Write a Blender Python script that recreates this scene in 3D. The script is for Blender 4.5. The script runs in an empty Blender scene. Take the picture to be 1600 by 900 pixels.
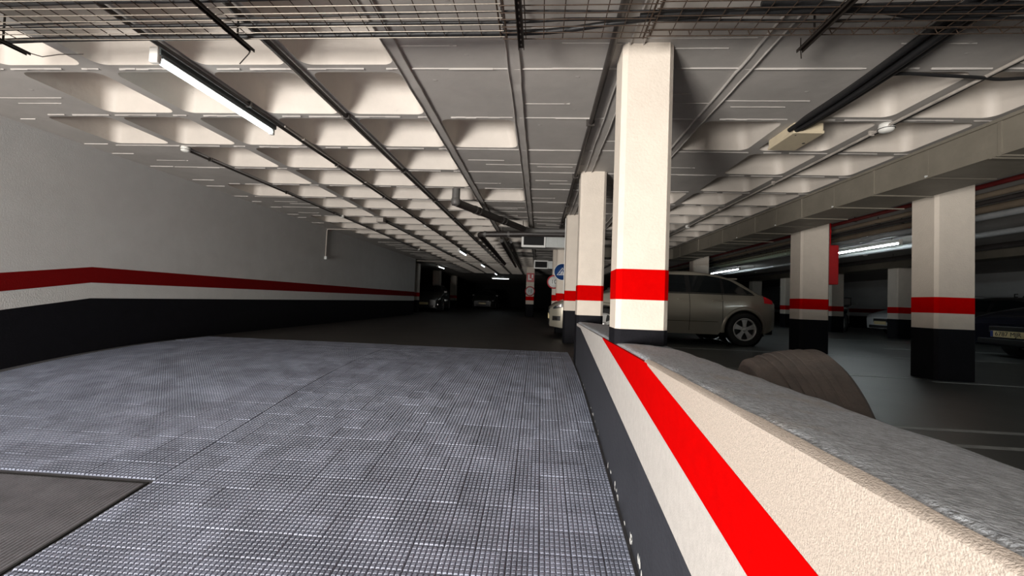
import bpy, bmesh, math, random
from mathutils import Vector, Matrix
random.seed(7)
S = bpy.context.scene
COL = S.collection
PI = math.pi

# ------------------------------------------------------------------ camera
# eye at the origin (z = 0 is eye level); X right, Y into the garage, Z up
F_PX = 650.0
YAW, PITCH, ROLL = 0.06604, 0.02996, 0.03604
fwd = Vector((-math.sin(YAW)*math.cos(PITCH), math.cos(YAW)*math.cos(PITCH), math.sin(PITCH)))
rgt = Vector((math.cos(YAW), math.sin(YAW), 0)); upv = rgt.cross(fwd)
r2 = rgt*math.cos(ROLL) + upv*math.sin(ROLL); u2 = -rgt*math.sin(ROLL) + upv*math.cos(ROLL)
cam_d = bpy.data.cameras.new('camera'); cam = bpy.data.objects.new('camera', cam_d); COL.objects.link(cam)
cam.matrix_world = Matrix(((r2.x, u2.x, -fwd.x, 0), (r2.y, u2.y, -fwd.y, 0), (r2.z, u2.z, -fwd.z, 0), (0, 0, 0, 1)))
cam_d.sensor_width = 36.0; cam_d.lens = 36.0*F_PX/1600.0; cam_d.clip_start = 0.02; cam_d.clip_end = 200
S.camera = cam

# ------------------------------------------------------------------ world, daylight, exposure
W = bpy.data.worlds.new('world'); S.world = W; W.use_nodes = True
bg = W.node_tree.nodes['Background']; bg.inputs[0].default_value = (0.75, 0.86, 1.0, 1); bg.inputs[1].default_value = 0.6
# daylight entering through the open garage door at the foot of the ramp, behind the camera
dl = bpy.data.lights.new('daylight_door', 'AREA'); dl.shape = 'RECTANGLE'; dl.size = 1.9; dl.size_y = 1.6
dl.energy = 1080; dl.color = (1.0, 0.955, 0.90)
dlo = bpy.data.objects.new('daylight_door', dl); COL.objects.link(dlo)
dlo.location = (-3.8, -4.45, -1.0); dlo.rotation_euler = (math.radians(100), 0, math.radians(-34))
S.view_settings.view_transform = 'Standard'; S.view_settings.look = 'None'
S.view_settings.exposure = 0.0; S.view_settings.gamma = 1.0; S.view_settings.use_curve_mapping = False

# ------------------------------------------------------------------ helpers
H = 1.53            # ceiling above the eye
FL = -0.70          # garage floor below the eye
BEND = 4.33; SL = 0.15
def drop(y): return -SL*max(0.0, BEND - y)      # how far the ramp lies below the garage floor
CR0, CR1 = 3.2, 5.4                              # the crest where the ramp eases into the level floor
def zf(y):
    if y >= CR1: return FL
    if y > CR0: return FL - SL*(CR1-y)**2/(2*(CR1-CR0))
    return FL - SL*((CR0+CR1)/2 - y)
def slope(y): return math.atan((zf(y+.07)-zf(y-.07))/.14)

def ray(px, py):
    return r2*((px-800)/F_PX) - u2*((py-450)/F_PX) + fwd
def onz(px, py, z): d = ray(px, py); return d*(z/d.z)
def ony(px, py, y): d = ray(px, py); return d*(y/d.y)

class MB:
    def __init__(s): s.v = []; s.f = []; s.sm = []
    def add(s, vs, fs, smooth=False):
        o = len(s.v); s.v += [tuple(p) for p in vs]
        for f in fs: s.f.append(tuple(i+o for i in f)); s.sm.append(smooth)
        return s
    def box(s, a, b):
        x0, y0, z0 = a; x1, y1, z1 = b
        return s.add([(x0,y0,z0),(x1,y0,z0),(x1,y1,z0),(x0,y1,z0),(x0,y0,z1),(x1,y0,z1),(x1,y1,z1),(x0,y1,z1)],
            [(0,3,2,1),(4,5,6,7),(0,1,5,4),(1,2,6,5),(2,3,7,6),(3,0,4,7)])
    def bbox(s, a, b, c=0.01):
        # box with chamfered edges on all twelve sides
        x0,y0,z0 = a; x1,y1,z1 = b; c = min(c, (x1-x0)*.45, (y1-y0)*.45, (z1-z0)*.45)
        bm = bmesh.new(); bmesh.ops.create_cube(bm, size=1)
        for v in bm.verts:
            v.co = Vector(((x0+x1)/2 + v.co.x*(x1-x0), (y0+y1)/2 + v.co.y*(y1-y0), (z0+z1)/2 + v.co.z*(z1-z0)))
        bmesh.ops.bevel(bm, geom=list(bm.edges), offset=c, segments=2, affect='EDGES', profile=0.6)
        bm.verts.index_update()
        s.add([v.co[:] for v in bm.verts], [[v.index for v in f.verts] for f in bm.faces]); bm.free(); return s
    def cyl(s, p, q, r, n=12, r1=None, caps=True, smooth=True):
        p = Vector(p); q = Vector(q); d = (q-p).normalized(); r1 = r if r1 is None else r1
        a = d.orthogonal().normalized(); b = d.cross(a)
        vs = []
        for c, rr in ((p, r), (q, r1)):
            for i in range(n):
                t = 2*PI*i/n; vs.append(c + a*(rr*math.cos(t)) + b*(rr*math.sin(t)))
        s.add(vs, [(i, (i+1) % n, n+(i+1) % n, n+i) for i in range(n)], smooth)
        if caps:
            s.add(vs[:n], [tuple(range(n-1, -1, -1))]); s.add(vs[n:], [tuple(range(n))])
        return s
    def tube(s, pts, r, n=8, caps=True):
        pts = [Vector(p) for p in pts]; m = len(pts); rings = []
        up = None
        for i, p in enumerate(pts):
            d = (pts[min(i+1, m-1)] - pts[max(i-1, 0)]).normalized()
            if up is None: up = d.orthogonal().normalized()
            a = (up - d*up.dot(d)).normalized(); up = a; b = d.cross(a)
            rings.append([p + a*(r*math.cos(2*PI*k/n)) + b*(r*math.sin(2*PI*k/n)) for k in range(n)])
        vs = [q for rg in rings for q in rg]
        s.add(vs, [(i*n+k, i*n+(k+1) % n, (i+1)*n+(k+1) % n, (i+1)*n+k) for i in range(m-1) for k in range(n)], True)
        if caps: s.add(rings[0], [tuple(range(n-1, -1, -1))]); s.add(rings[-1], [tuple(range(n))])
        return s
    def prism(s, poly, z0, z1, axis='z', smooth=False):
        # poly: 2D counter-clockwise outline; extruded along axis
        def P(u, v, w): return (u, v, w) if axis == 'z' else ((u, w, v) if axis == 'y' else (w, u, v))
        n = len(poly); vs = [P(u, v, z0) for u, v in poly] + [P(u, v, z1) for u, v in poly]
        s.add(vs, [(i, (i+1) % n, n+(i+1) % n, n+i) for i in range(n)], smooth)
        return s.add(vs, [tuple(range(n-1, -1, -1)), tuple(range(n, 2*n))])
    def lathe(s, prof, n=32, axis='y', c=(0,0,0), closed=False):
        # prof: (radius, along) pairs
        vs = []; m = len(prof)
        for i in range(n):
            t = 2*PI*i/n
            for r, h in prof:
                u, v = r*math.cos(t), r*math.sin(t)
                q = (u, h, v) if axis == 'y' else ((h, u, v) if axis == 'x' else (u, v, h))
                vs.append((q[0]+c[0], q[1]+c[1], q[2]+c[2]))
        k = m if closed else m-1
        return s.add(vs, [(i*m+j, i*m+(j+1) % m, ((i+1) % n)*m+(j+1) % m, ((i+1) % n)*m+j) for i in range(n) for j in range(k)], True)
    def grid(s, rows, smooth=True, loop=False):
        m = len(rows); n = len(rows[0]); vs = [p for r in rows for p in r]; k = n if loop else n-1
        return s.add(vs, [(i*n+j, i*n+(j+1) % n, (i+1)*n+(j+1) % n, (i+1)*n+j) for i in range(m-1) for j in range(k)], smooth)
    def mesh(s, name):
        me = bpy.data.meshes.new(name); me.from_pydata(s.v, [], s.f)
        me.polygons.foreach_set('use_smooth', s.sm); me.update()
        bm = bmesh.new(); bm.from_mesh(me); bmesh.ops.recalc_face_normals(bm, faces=bm.faces); bm.to_mesh(me); bm.free()
        return me
    def build(s, name, mat, parent=None):
        return link(name, s.mesh(name), mat, parent)

def link(name, me, mat=None, parent=None):
    o = bpy.data.objects.new(name, me); COL.objects.link(o)
    if mat is not None and len(me.materials) == 0: me.materials.append(mat)
    if parent is not None: o.parent = parent
    return o
def tag(o, label, cat, group=None):
    o['label'] = label; o['category'] = cat
    if group: o['group'] = group
    return o
def struct(o, label=None):
    o['kind'] = 'structure'
    if label: o['label'] = label
    return o
def thing(name, label, cat, loc=(0,0,0), rz=0, group=None):
    o = bpy.data.objects.new(name, None); COL.objects.link(o); o.empty_display_size = 0.1
    o.location = loc; o.rotation_euler = (0, 0, rz)
    return tag(o, label, cat, group)
def plabel(o, t): o['label'] = t; return o
def arc(pts, seg=6, r=0.05):
    # round the corners of a polyline
    pts = [Vector(p) for p in pts]; out = [pts[0]]
    for i in range(1, len(pts)-1):
        p, a, b = pts[i], pts[i-1], pts[i+1]
        da = (a-p); db = (b-p); rr = min(r, da.length*.45, db.length*.45)
        A = p + da.normalized()*rr; B = p + db.normalized()*rr
        for k in range(seg+1):
            t = k/seg; out.append(A*(1-t)**2 + p*(2*t*(1-t)) + B*t*t)
    return out + [pts[-1]]

# ------------------------------------------------------------------ materials
MATS = {}
def mat(name, col, rough=0.6, var=0.0, vscale=4.0, bump=0.0, bscale=60.0, metal=0.0, spec=0.5, coat=0.0, col2=None, stain=None, stretch=(1,1,1), emit=None, estr=0.0, trans=0.0):
    m = bpy.data.materials.new(name); m.use_nodes = True; nt = m.node_tree; N = nt.nodes; L = nt.links
    b = N['Principled BSDF']; b.inputs['Roughness'].default_value = rough; b.inputs['Metallic'].default_value = metal
    b.inputs['Specular IOR Level'].default_value = spec; b.inputs['Coat Weight'].default_value = coat
    b.inputs['Base Color'].default_value = (*col, 1)
    if trans: b.inputs['Transmission Weight'].default_value = trans
    if emit: b.inputs['Emission Color'].default_value = (*emit, 1); b.inputs['Emission Strength'].default_value = estr
    g = N.new('ShaderNodeNewGeometry'); mp = N.new('ShaderNodeMapping'); mp.inputs['Scale'].default_value = stretch
    L.new(g.outputs['Position'], mp.inputs['Vector'])
    last = None
    if var > 0:
        n = N.new('ShaderNodeTexNoise'); n.inputs['Scale'].default_value = vscale; n.inputs['Detail'].default_value = 6; n.inputs['Roughness'].default_value = 0.65
        L.new(mp.outputs[0], n.inputs['Vector'])
        r = N.new('ShaderNodeValToRGB'); r.color_ramp.elements[0].position = 0.3; r.color_ramp.elements[1].position = 0.7
        c2 = col2 if col2 else tuple(c*(1-var) for c in col)
        r.color_ramp.elements[0].color = (*c2, 1); r.color_ramp.elements[1].color = (*[min(1, c*(1+var*.35)) for c in col], 1)
        L.new(n.outputs['Fac'], r.inputs[0]); last = r.outputs[0]
    if stain:
        sc, th, amt, scol = stain
        n = N.new('ShaderNodeTexNoise'); n.inputs['Scale'].default_value = sc; n.inputs['Detail'].default_value = 8; n.inputs['Roughness'].default_value = 0.7
        L.new(mp.outputs[0], n.inputs['Vector'])
        r = N.new('ShaderNodeValToRGB'); r.color_ramp.elements[0].position = th; r.color_ramp.elements[1].position = min(1, th+.08)
        r.color_ramp.elements[0].color = (0,0,0,1); r.color_ramp.elements[1].color = (amt,amt,amt,1)
        L.new(n.outputs['Fac'], r.inputs[0])
        mx = N.new('ShaderNodeMix'); mx.data_type = 'RGBA'
        L.new(r.outputs[0], mx.inputs['Factor'])
        if last: L.new(last, mx.inputs['A'])
        else: mx.inputs['A'].default_value = (*col, 1)
        mx.inputs['B'].default_value = (*scol, 1); last = mx.outputs['Result']
    if last: L.new(last, b.inputs['Base Color'])
    if bump > 0:
        n = N.new('ShaderNodeTexNoise'); n.inputs['Scale'].default_value = bscale; n.inputs['Detail'].default_value = 4
        L.new(mp.outputs[0], n.inputs['Vector'])
        bp = N.new('ShaderNodeBump'); bp.inputs['Strength'].default_value = bump; bp.inputs['Distance'].default_value = 0.02
        L.new(n.outputs['Fac'], bp.inputs['Height']); L.new(bp.outputs[0], b.inputs['Normal'])
    MATS[name] = m; return m

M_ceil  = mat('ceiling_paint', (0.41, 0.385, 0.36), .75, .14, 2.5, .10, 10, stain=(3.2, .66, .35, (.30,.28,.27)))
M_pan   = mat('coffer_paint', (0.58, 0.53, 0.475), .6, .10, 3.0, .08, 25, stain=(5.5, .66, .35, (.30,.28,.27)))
M_fin   = mat('concrete_fin', (0.74, 0.70, 0.66), .8, .15, 30)
M_wall  = mat('wall_grey_paint', (0.62, 0.62, 0.61), .8, .07, 3.0, .10, 90)
M_wallw = mat('wall_white_band', (0.66, 0.665, 0.65), .8, .06, 8.0, .2, 80)
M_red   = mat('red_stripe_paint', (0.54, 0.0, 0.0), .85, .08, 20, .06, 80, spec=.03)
M_redw  = mat('wall_red_dimmed', (0.18, 0.001, 0.001), .8, .08, 20, .1, 80, spec=.15)  # stripe red with the left wall's dim light darkened into the colour
M_black = mat('black_base_paint', (0.005, 0.005, 0.008), .7, .25, 9, .1, 60, spec=.2)
M_colm  = mat('column_cream_paint', (0.69, 0.615, 0.53), .7, .07, 6.0, .16, 70, stain=(38.0, .67, .55, (.42,.37,.32)))
M_par   = mat('parapet_plaster', (0.50, 0.43, 0.37), .85, .26, 150.0, .30, 330, stain=(26.0, .66, .4, (.40,.37,.34)))
M_parl  = mat('parapet_lower_plaster', (0.50, 0.475, 0.45), .85, .14, 60.0, .18, 300, stain=(22.0, .68, .4, (.38,.36,.34)), stretch=(1, 1, .5))
M_cop   = mat('coping_cement', (0.60, 0.64, 0.69), .8, .4, 60.0, .8, 130, col2=(.35,.38,.42), stain=(2.3, .56, .35, (.46,.38,.30)))
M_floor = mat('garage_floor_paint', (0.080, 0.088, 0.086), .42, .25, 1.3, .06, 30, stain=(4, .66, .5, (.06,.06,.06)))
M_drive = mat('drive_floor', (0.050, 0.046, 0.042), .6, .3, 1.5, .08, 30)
M_ramp  = mat('ramp_concrete', (0.13, 0.13, 0.14), .7, .2, 6, .2, 50)
M_tile  = mat('stud_tile', (0.30, 0.33, 0.42), .40, .3, 5.0, .15, 220, col2=(.20,.225,.295), stain=(60, .72, .6, (.42,.43,.46)))
M_mat   = mat('ribbed_plate_metal', (0.25, 0.255, 0.285), .6, .3, 7, .15, 100, stain=(5, .68, .5, (.14,.13,.13)))
M_line  = mat('parking_line_paint', (0.34, 0.36, 0.36), .6, .3, 12)
M_wire  = mat('rusty_wire', (0.085, 0.058, 0.042), .55, .4, 60, metal=.6)
M_wirel = mat('galvanised_wire', (0.36, 0.32, 0.27), .45, .3, 60, metal=.7)
M_bar   = mat('dark_steel_bar', (0.03, 0.024, 0.02), .5, .4, 30, metal=.5)
M_cable = mat('black_cable', (0.012, 0.012, 0.013), .45, .2, 30, stain=(45, .72, .8, (.6,.57,.52)))
M_cond  = mat('dark_conduit', (0.045, 0.038, 0.034), .5, .35, 12, stain=(30, .72, .7, (.5,.47,.43)))
M_condl = mat('grey_conduit', (0.42, 0.38, 0.34), .5, .25, 12)
M_duct  = mat('duct_paint', (0.20, 0.18, 0.145), .55, .16, 3.5, .1, 20, stain=(7, .68, .4, (.38,.35,.30)))
M_vent  = mat('vent_metal', (0.50, 0.52, 0.51), .4, .12, 8, metal=.4)
M_ventf = mat('vent_frame', (0.78, 0.78, 0.76), .45)
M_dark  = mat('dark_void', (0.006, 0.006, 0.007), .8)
M_lampb = mat('lamp_body', (0.62, 0.64, 0.63), .4, .08, 20)
M_lampd = mat('lamp_housing_dark', (0.10, 0.12, 0.12), .45, .2, 20)
M_tube  = mat('lamp_tube', (0.95, 1.0, 1.0), .3, emit=(0.86, 1.0, 0.98), estr=9.0)
M_tubef = mat('far_lamp_tube', (0.95, 1.0, 1.0), .3, emit=(0.9, 0.98, 1.0), estr=5.0)
M_tubeh = mat('hall_lamp_tube', (0.95, 1.0, 1.0), .3, emit=(0.88, 0.97, 1.0), estr=48.0)
M_white = mat('white_plastic', (0.75, 0.74, 0.70), .4, .06, 20)
M_beige = mat('beige_box_plastic', (0.62, 0.53, 0.38), .45, .08, 10, stain=(20, .7, .5, (.35,.28,.18)))
M_pipe  = mat('dark_drain_pipe', (0.040, 0.034, 0.032), .45, .3, 10)
M_pipeg = mat('grey_drain_pipe', (0.11, 0.105, 0.10), .5, .2, 10)
M_pipel = mat('light_grey_pipe', (0.45, 0.47, 0.48), .35, .15, 8, metal=.3)
M_pipeb = mat('brown_pipe', (0.16, 0.125, 0.09), .5, .2, 8)
M_rmain = mat('fire_main_dark_red', (0.10, 0.006, 0.006), .5, .2, 10)
M_rpipe = mat('fire_pipe_red', (0.42, 0.006, 0.008), .45, .15, 10)
M_rubber= mat('old_tyre_rubber', (0.095, 0.077, 0.066), .8, .35, 9, .2, 90, col2=(.055,.048,.045))
M_tyre  = mat('car_tyre_rubber', (0.010, 0.010, 0.010), .7)
M_rim   = mat('alloy_rim', (0.62, 0.61, 0.59), .35, metal=.6)
M_gold  = mat('car_paint_champagne', (0.38, 0.35, 0.285), .32, metal=.45, coat=.6)
M_carw  = mat('car_paint_white', (0.72, 0.74, 0.76), .35, coat=.6)
M_cark  = mat('car_paint_black', (0.006, 0.007, 0.016), .22, coat=.8)
M_card  = mat('car_paint_dark_grey', (0.030, 0.030, 0.028), .35, coat=.5)
M_glass = mat('car_glass', (0.008, 0.010, 0.011), .06, spec=.6)
M_trim  = mat('black_trim', (0.010, 0.010, 0.010), .5)
M_lens  = mat('headlight_lens', (0.035, 0.037, 0.04), .06, spec=.8)
M_tail  = mat('tail_lens_red', (0.85, 0.012, 0.025), .15, coat=.6)
M_chrome= mat('chrome', (0.75, 0.75, 0.75), .12, metal=1.0)
M_plate = mat('number_plate', (0.80, 0.66, 0.36), .4)
M_ink   = mat('black_lettering', (0.015, 0.015, 0.015), .6)
M_inkb  = mat('plate_blue', (0.02, 0.04, 0.2), .5)
M_blue  = mat('sign_blue', (0.008, 0.045, 0.17), .4)
M_signw = mat('sign_white', (0.78, 0.78, 0.76), .4)
M_signr = mat('sign_red', (0.42, 0.01, 0.02), .4)
M_bwall = mat('far_wall_paint', (0.50, 0.515, 0.515), .8, .12, 2, .15, 50, stretch=(1, .3, 2))
M_green = mat('green_tray_wire', (0.30, 0.36, 0.26), .5, .2, 20)  # pale green base colour of the tray wires

def tile_tone(m, sx, sy, amt):
    # each tile its own slightly different tone
    nt = m.node_tree; N = nt.nodes; L = nt.links; b = N['Principled BSDF']; src = b.inputs['Base Color'].links[0].from_socket
    g = N.new('ShaderNodeNewGeometry'); a = N.new('ShaderNodeVectorMath'); a.operation = 'ADD'; a.inputs[1].default_value = (.099+.137*60, -1.81+.145*60, 0)
    d = N.new('ShaderNodeVectorMath'); d.operation = 'DIVIDE'; d.inputs[1].default_value = (sx, sy, 1e6)
    f = N.new('ShaderNodeVectorMath'); f.operation = 'FLOOR'; w = N.new('ShaderNodeTexWhiteNoise')
    L.new(g.outputs['Position'], a.inputs[0]); L.new(a.outputs[0], d.inputs[0]); L.new(d.outputs[0], f.inputs[0]); L.new(f.outputs[0], w.inputs[0])
    mr = N.new('ShaderNodeMapRange'); mr.inputs['To Min'].default_value = 1-amt; mr.inputs['To Max'].default_value = 1+amt
    L.new(w.outputs['Value'], mr.inputs['Value'])
    mx = N.new('ShaderNodeMix'); mx.data_type = 'RGBA'; mx.blend_type = 'MULTIPLY'; mx.inputs['Factor'].default_value = 1
    L.new(src, mx.inputs['A']); L.new(mr.outputs[0], mx.inputs['B']); L.new(mx.outputs['Result'], b.inputs['Base Color'])
tile_tone(M_tile, .1363, .145, .16)
# ------------------------------------------------------------------ structure: floors
# garage floor slab (right hall and, beyond the bend, the whole drive)
m = MB()
m.add([(0.60,-4.6,FL),(15.6,-4.6,FL),(15.6,42,FL),(0.60,42,FL)], [(0,1,2,3)])
m.add([(0.60,-4.6,FL-.15),(15.6,-4.6,FL-.15),(15.6,42,FL-.15),(0.60,42,FL-.15)], [(3,2,1,0)])
floor = struct(m.build('floor', M_floor), 'dark painted hall floor with faint parking lines')
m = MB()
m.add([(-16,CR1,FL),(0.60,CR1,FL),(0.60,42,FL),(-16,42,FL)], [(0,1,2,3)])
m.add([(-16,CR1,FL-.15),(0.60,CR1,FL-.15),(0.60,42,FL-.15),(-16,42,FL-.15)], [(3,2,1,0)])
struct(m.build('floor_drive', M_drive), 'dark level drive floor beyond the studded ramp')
# ramp slab sloping down towards the street door
yr = [-4.6, 0, 2, CR0] + [CR0 + (CR1-CR0)*k/12 for k in range(1, 13)]
m = MB(); m.grid([[(-5.0,y,zf(y)-.006),(0.60,y,zf(y)-.006)] for y in yr], False); m.grid([[(-5.0,y,zf(y)-.2),(0.60,y,zf(y)-.2)] for y in yr], False)
ramp = struct(m.build('floor_ramp', M_ramp), 'car ramp paved with small studded grey tiles')
# parking lines, thin paint on the floor
def floor_line(x0, y0, x1, y1, w):
    d = Vector((x1-x0, y1-y0, 0)).normalized(); n = Vector((-d.y, d.x, 0))*(w/2); z = FL+.002
    p = [Vector((x0,y0,z))-n, Vector((x1,y1,z))-n, Vector((x1,y1,z))+n, Vector((x0,y0,z))+n]
    q = [a+Vector((0,0,-.004)) for a in p]
    mm = MB().add(p+q, [(0,1,2,3),(4,7,6,5),(0,4,5,1),(1,5,6,2),(2,6,7,3),(3,7,4,0)])
    return mm.build('parking_line', M_line, floor)
for a in [(1.6,2.76,7.6,2.70,.05),(1.6,2.44,7.6,2.36,.05),(1.6,5.12,4.2,4.88,.05),(4.2,4.72,7.6,4.40,.05),(1.5,7.30,7.6,7.10,.06),
          (7.0,5.4,11.9,5.4,.07),(7.0,8.9,11.9,8.9,.07),(7.0,11.3,11.9,11.3,.07)]:
    floor_line(*a)

# ---- studded ramp tiles
TW, TL = 0.1363, 0.1450
PITCHA = math.atan(SL)
def tile_mesh():
    mm = MB(); w = TW-.0025; l = TL/math.cos(PITCHA)-.0045; z0 = -.003
    mm.add([(0,0,z0),(w,0,z0),(w,l,z0),(0,l,z0),(0,0,-.012),(w,0,-.012),(w,l,-.012),(0,l,-.012)], [(0,1,2,3),(0,4,5,1),(1,5,6,2),(2,6,7,3),(3,7,4,0)])
    n = 6; px = w/n; py = l/n; b = .45; t = .30; h = .0068
    for i in range(n):
        for j in range(n):
            cx, cy = (i+.5)*px, (j+.5)*py
            mm.add([(cx-px*b,cy-py*b,z0),(cx+px*b,cy-py*b,z0),(cx+px*b,cy+py*b,z0),(cx-px*b,cy+py*b,z0),
                    (cx-px*t,cy-py*t,z0+h),(cx+px*t,cy-py*t,z0+h),(cx+px*t,cy+py*t,z0+h),(cx-px*t,cy+py*t,z0+h)],
                   [(4,5,6,7),(0,1,5,4),(1,2,6,5),(2,3,7,6),(3,0,4,7)])
    return mm
TM = tile_mesh(); tme = TM.mesh('stud_tile'); tme.materials.append(M_tile)
PLX, PLY = -2.035, 2.09      # corner of the ribbed plate let into the ramp
cells = []
for ky in range(-9, 28):
    y0 = 1.81 + TL*ky
    for kx in range(-36, 4):
        x0 = -.099 + TW*kx; oy = 0.0
        if x0 + TW < -2.0: x0 -= .008; oy = .03
        if x0 < -4.995 or x0 > 0.35: continue
        yy = y0 + oy
        if x0 + TW < PLX+.02 and yy < PLY-.01: continue
        cells.append((x0, yy))
def tdist(c):
    x, y = c[0]+TW/2, c[1]+TL/2; d = Vector((x, y, zf(y)))
    inv = R_dot(d)
    return d.length if inv else 99
def R_dot(d):
    cz = d.dot(fwd)
    if cz <= .05: return False
    px = 800 + F_PX*d.dot(r2)/cz; py = 450 - F_PX*d.dot(u2)/cz
    return -30 < px < 1630 and py < 930
cells.sort(key=tdist)
for i, (x, y) in enumerate(cells[:300]):
    o = link('stud_tile', tme, None, ramp)
    o.location = (x, y, zf(y) + .003*(y > CR1-.2) + random.uniform(-.0012, .0012)); o.rotation_euler = (slope(y+TL/2) + random.uniform(-.004,.004), random.uniform(-.004,.004), 0)
    if x > .3: o.scale = (.85, 1, 1)
rest = MB(); cs, sn = math.cos(PITCHA), math.sin(PITCHA)
for (x, y) in cells[300:]:
    z = zf(y) + random.uniform(-.001, .001); k = .85 if x > .3 else 1; pa = slope(y+TL/2); cs, sn = math.cos(pa), math.sin(pa); z += .003*(y > CR1-.2)
    rest.add([(x+a*k, y+b*cs-c*sn, z+b*sn+c*cs) for a, b, c in TM.v], TM.f)
o = rest.build('stud_tile_field', M_tile, ramp); o['kind'] = 'stuff'
# ribbed plate
pl = thing('ribbed_floor_plate', 'dark ribbed metal plate let into the studded ramp beside the left wall', 'floor plate', (PLX, PLY, zf(PLY)))
pl.rotation_euler = (PITCHA, 0, 0)
m = MB(); m.box((-1.5,-1.6,-.01),(0,0,-.001)); m.build('plate', M_mat, pl)
m = MB()
for i in range(75):
    x = -1.49 + i*.02
    m.add([(x-.006,-1.6,-.001),(x+.006,-1.6,-.001),(x,-1.6,.004),(x-.006,-.004,-.001),(x+.006,-.004,-.001),(x,-.004,.004)], [(0,1,4,3),(1,2,5,4),(2,0,3,5),(0,2,1),(3,4,5)])
o = m.build('rib', M_mat, pl); o['kind'] = 'stuff'
m = MB(); m.box((-1.5,0,-.01),(0.012,.012,.002)); m.box((0,-1.6,-.01),(.012,0,.002)); m.build('edge_frame', M_trim, pl)

# ------------------------------------------------------------------ structure: walls
def strip_wall(name, parent, mate, X, ys, lo, hi, x1=None, seg=None):
    # a slab of wall between two height functions, X face towards +X, thickness behind
    t = x1 if x1 is not None else X-.2
    mm = MB()
    for a, b in zip(ys[:-1], ys[1:]):
        v = [(X,a,lo(a)),(X,b,lo(b)),(X,b,hi(b)),(X,a,hi(a)),(t,a,lo(a)),(t,b,lo(b)),(t,b,hi(b)),(t,a,hi(a))]
        if hi(a)-lo(a) < 1e-4 and hi(b)-lo(b) < 1e-4: continue
        mm.add(v, [(0,1,2,3),(7,6,5,4),(0,4,5,1),(3,2,6,7),(0,3,7,4),(1,5,6,2)])
    return mm.build(name, mate, parent)
wl = struct(strip_wall('wall_left', None, M_wall, -5.0, [-4.6,BEND,16.4], lambda y: .205+drop(y), lambda y: H+.02), 'grey painted left wall of the ramp above its red stripe')
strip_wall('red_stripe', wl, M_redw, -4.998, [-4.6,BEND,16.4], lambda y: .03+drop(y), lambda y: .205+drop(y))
strip_wall('white_band', wl, M_wallw, -5.0, [-4.6,BEND,16.4], lambda y: -.145+drop(y), lambda y: .03+drop(y))
strip_wall('black_base', wl, M_black, -4.997, [-4.6,BEND,16.4], lambda y: FL-.2+drop(y), lambda y: -.145+drop(y))
# right hall wall at X = 12
wr = struct(strip_wall('wall_right', None, M_bwall, 15.5, [-4.6,42], lambda y: .205, lambda y: H+.02, 15.7), 'pale wall far across the right hall behind the parked cars')
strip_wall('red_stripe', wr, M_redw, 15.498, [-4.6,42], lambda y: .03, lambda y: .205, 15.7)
strip_wall('white_band', wr, M_bwall, 15.5, [-4.6,42], lambda y: -.145, lambda y: .03, 15.7)
strip_wall('black_base', wr, M_black, 15.497, [-4.6,42], lambda y: FL-.1, lambda y: -.145, 15.7)
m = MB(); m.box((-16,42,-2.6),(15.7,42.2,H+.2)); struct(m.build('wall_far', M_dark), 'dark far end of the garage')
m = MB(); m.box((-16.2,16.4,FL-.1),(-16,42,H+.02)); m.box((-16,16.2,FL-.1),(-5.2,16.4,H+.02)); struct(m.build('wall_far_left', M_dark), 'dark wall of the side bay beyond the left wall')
# wall behind the camera with the street door opening
m = MB()
m.box((-5.2,-4.8,-2.4),(-4.85,-4.6,H+.02)); m.box((-2.7,-4.8,-2.4),(15.7,-4.6,H+.02)); m.box((-4.85,-4.8,.0),(-2.7,-4.6,H+.02))
struct(m.build('wall_back', M_wall), 'wall at the foot of the ramp with the street door opening')
m = MB(); m.box((-12,-14,-2.25),(8,-4.6,-2.06)); struct(m.build('street', M_ramp), 'street pavement outside the ramp door')

# ------------------------------------------------------------------ structure: parapet between ramp and hall
XP = 0.44; PT = -0.232
p_black = lambda y: min(PT, -.262 - .147*max(0, 4.39-y))
p_rlo = lambda y: min(PT, -.236 - .152*(2.89-y)) if y < 2.89 else PT
p_rhi = lambda y: min(PT, -.238 - .160*(1.71-y)) if y < 1.71 else PT
ysp = sorted(set([-4.6 + .05*i for i in range(160)] + [1.71, 2.89, 4.39, 4.82]))
ysp = [y for y in ysp if y <= 4.821]
jit = {y: .0022*math.sin(y*9.1+1)+.0016*math.sin(y*23.7)+.0012*math.sin(y*41.3+2) for y in ysp}
def pface(name, mate, lo, hi, dx=0.0, parent=None):
    mm = MB(); rows = []
    for a, b in zip(ysp[:-1], ysp[1:]):
        if hi(a)-lo(a) < 1e-4 and hi(b)-lo(b) < 1e-4: continue
        mm.add([(XP+dx,a,lo(a)),(XP+dx,b,lo(b)),(XP+dx,b,hi(b)),(XP+dx,a,hi(a)),(XP+.03,a,lo(a)),(XP+.03,b,lo(b)),(XP+.03,b,hi(b)),(XP+.03,a,hi(a))],
               [(0,3,2,1),(0,1,5,4),(3,7,6,2)])
    return mm.build(name, mate, parent)
m = MB(); rows = []
for y in ysp:      # coping: rounded, uneven front arris, flat cement top and the hall side
    j = jit[y]; k = .0015*math.sin(y*17.3)+.0012*math.sin(y*37.9+1)
    rows.append([(XP+.008,y,PT-.004),(XP+.016+j*.6,y,PT+.006+k*.3),(XP+.034+j,y,PT+.013+k),(XP+.10,y,PT+.012+k*.5),(XP+.2,y,PT+.006-k*.4),(XP+.30,y,PT-.004+k*.5),
                 (XP+.335+j*.8,y,PT-.008+k),(XP+.352+j*.5,y,PT-.022),(XP+.355,y,-.5),(XP+.355,y,FL-.05)])
m.grid(rows)
n = len(rows[0])
m.add([rows[-1][i] for i in range(n)] + [(XP,4.82,FL-.05),(XP,4.82,PT-.012)], [tuple(range(n))+(n,n+1)])
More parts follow.
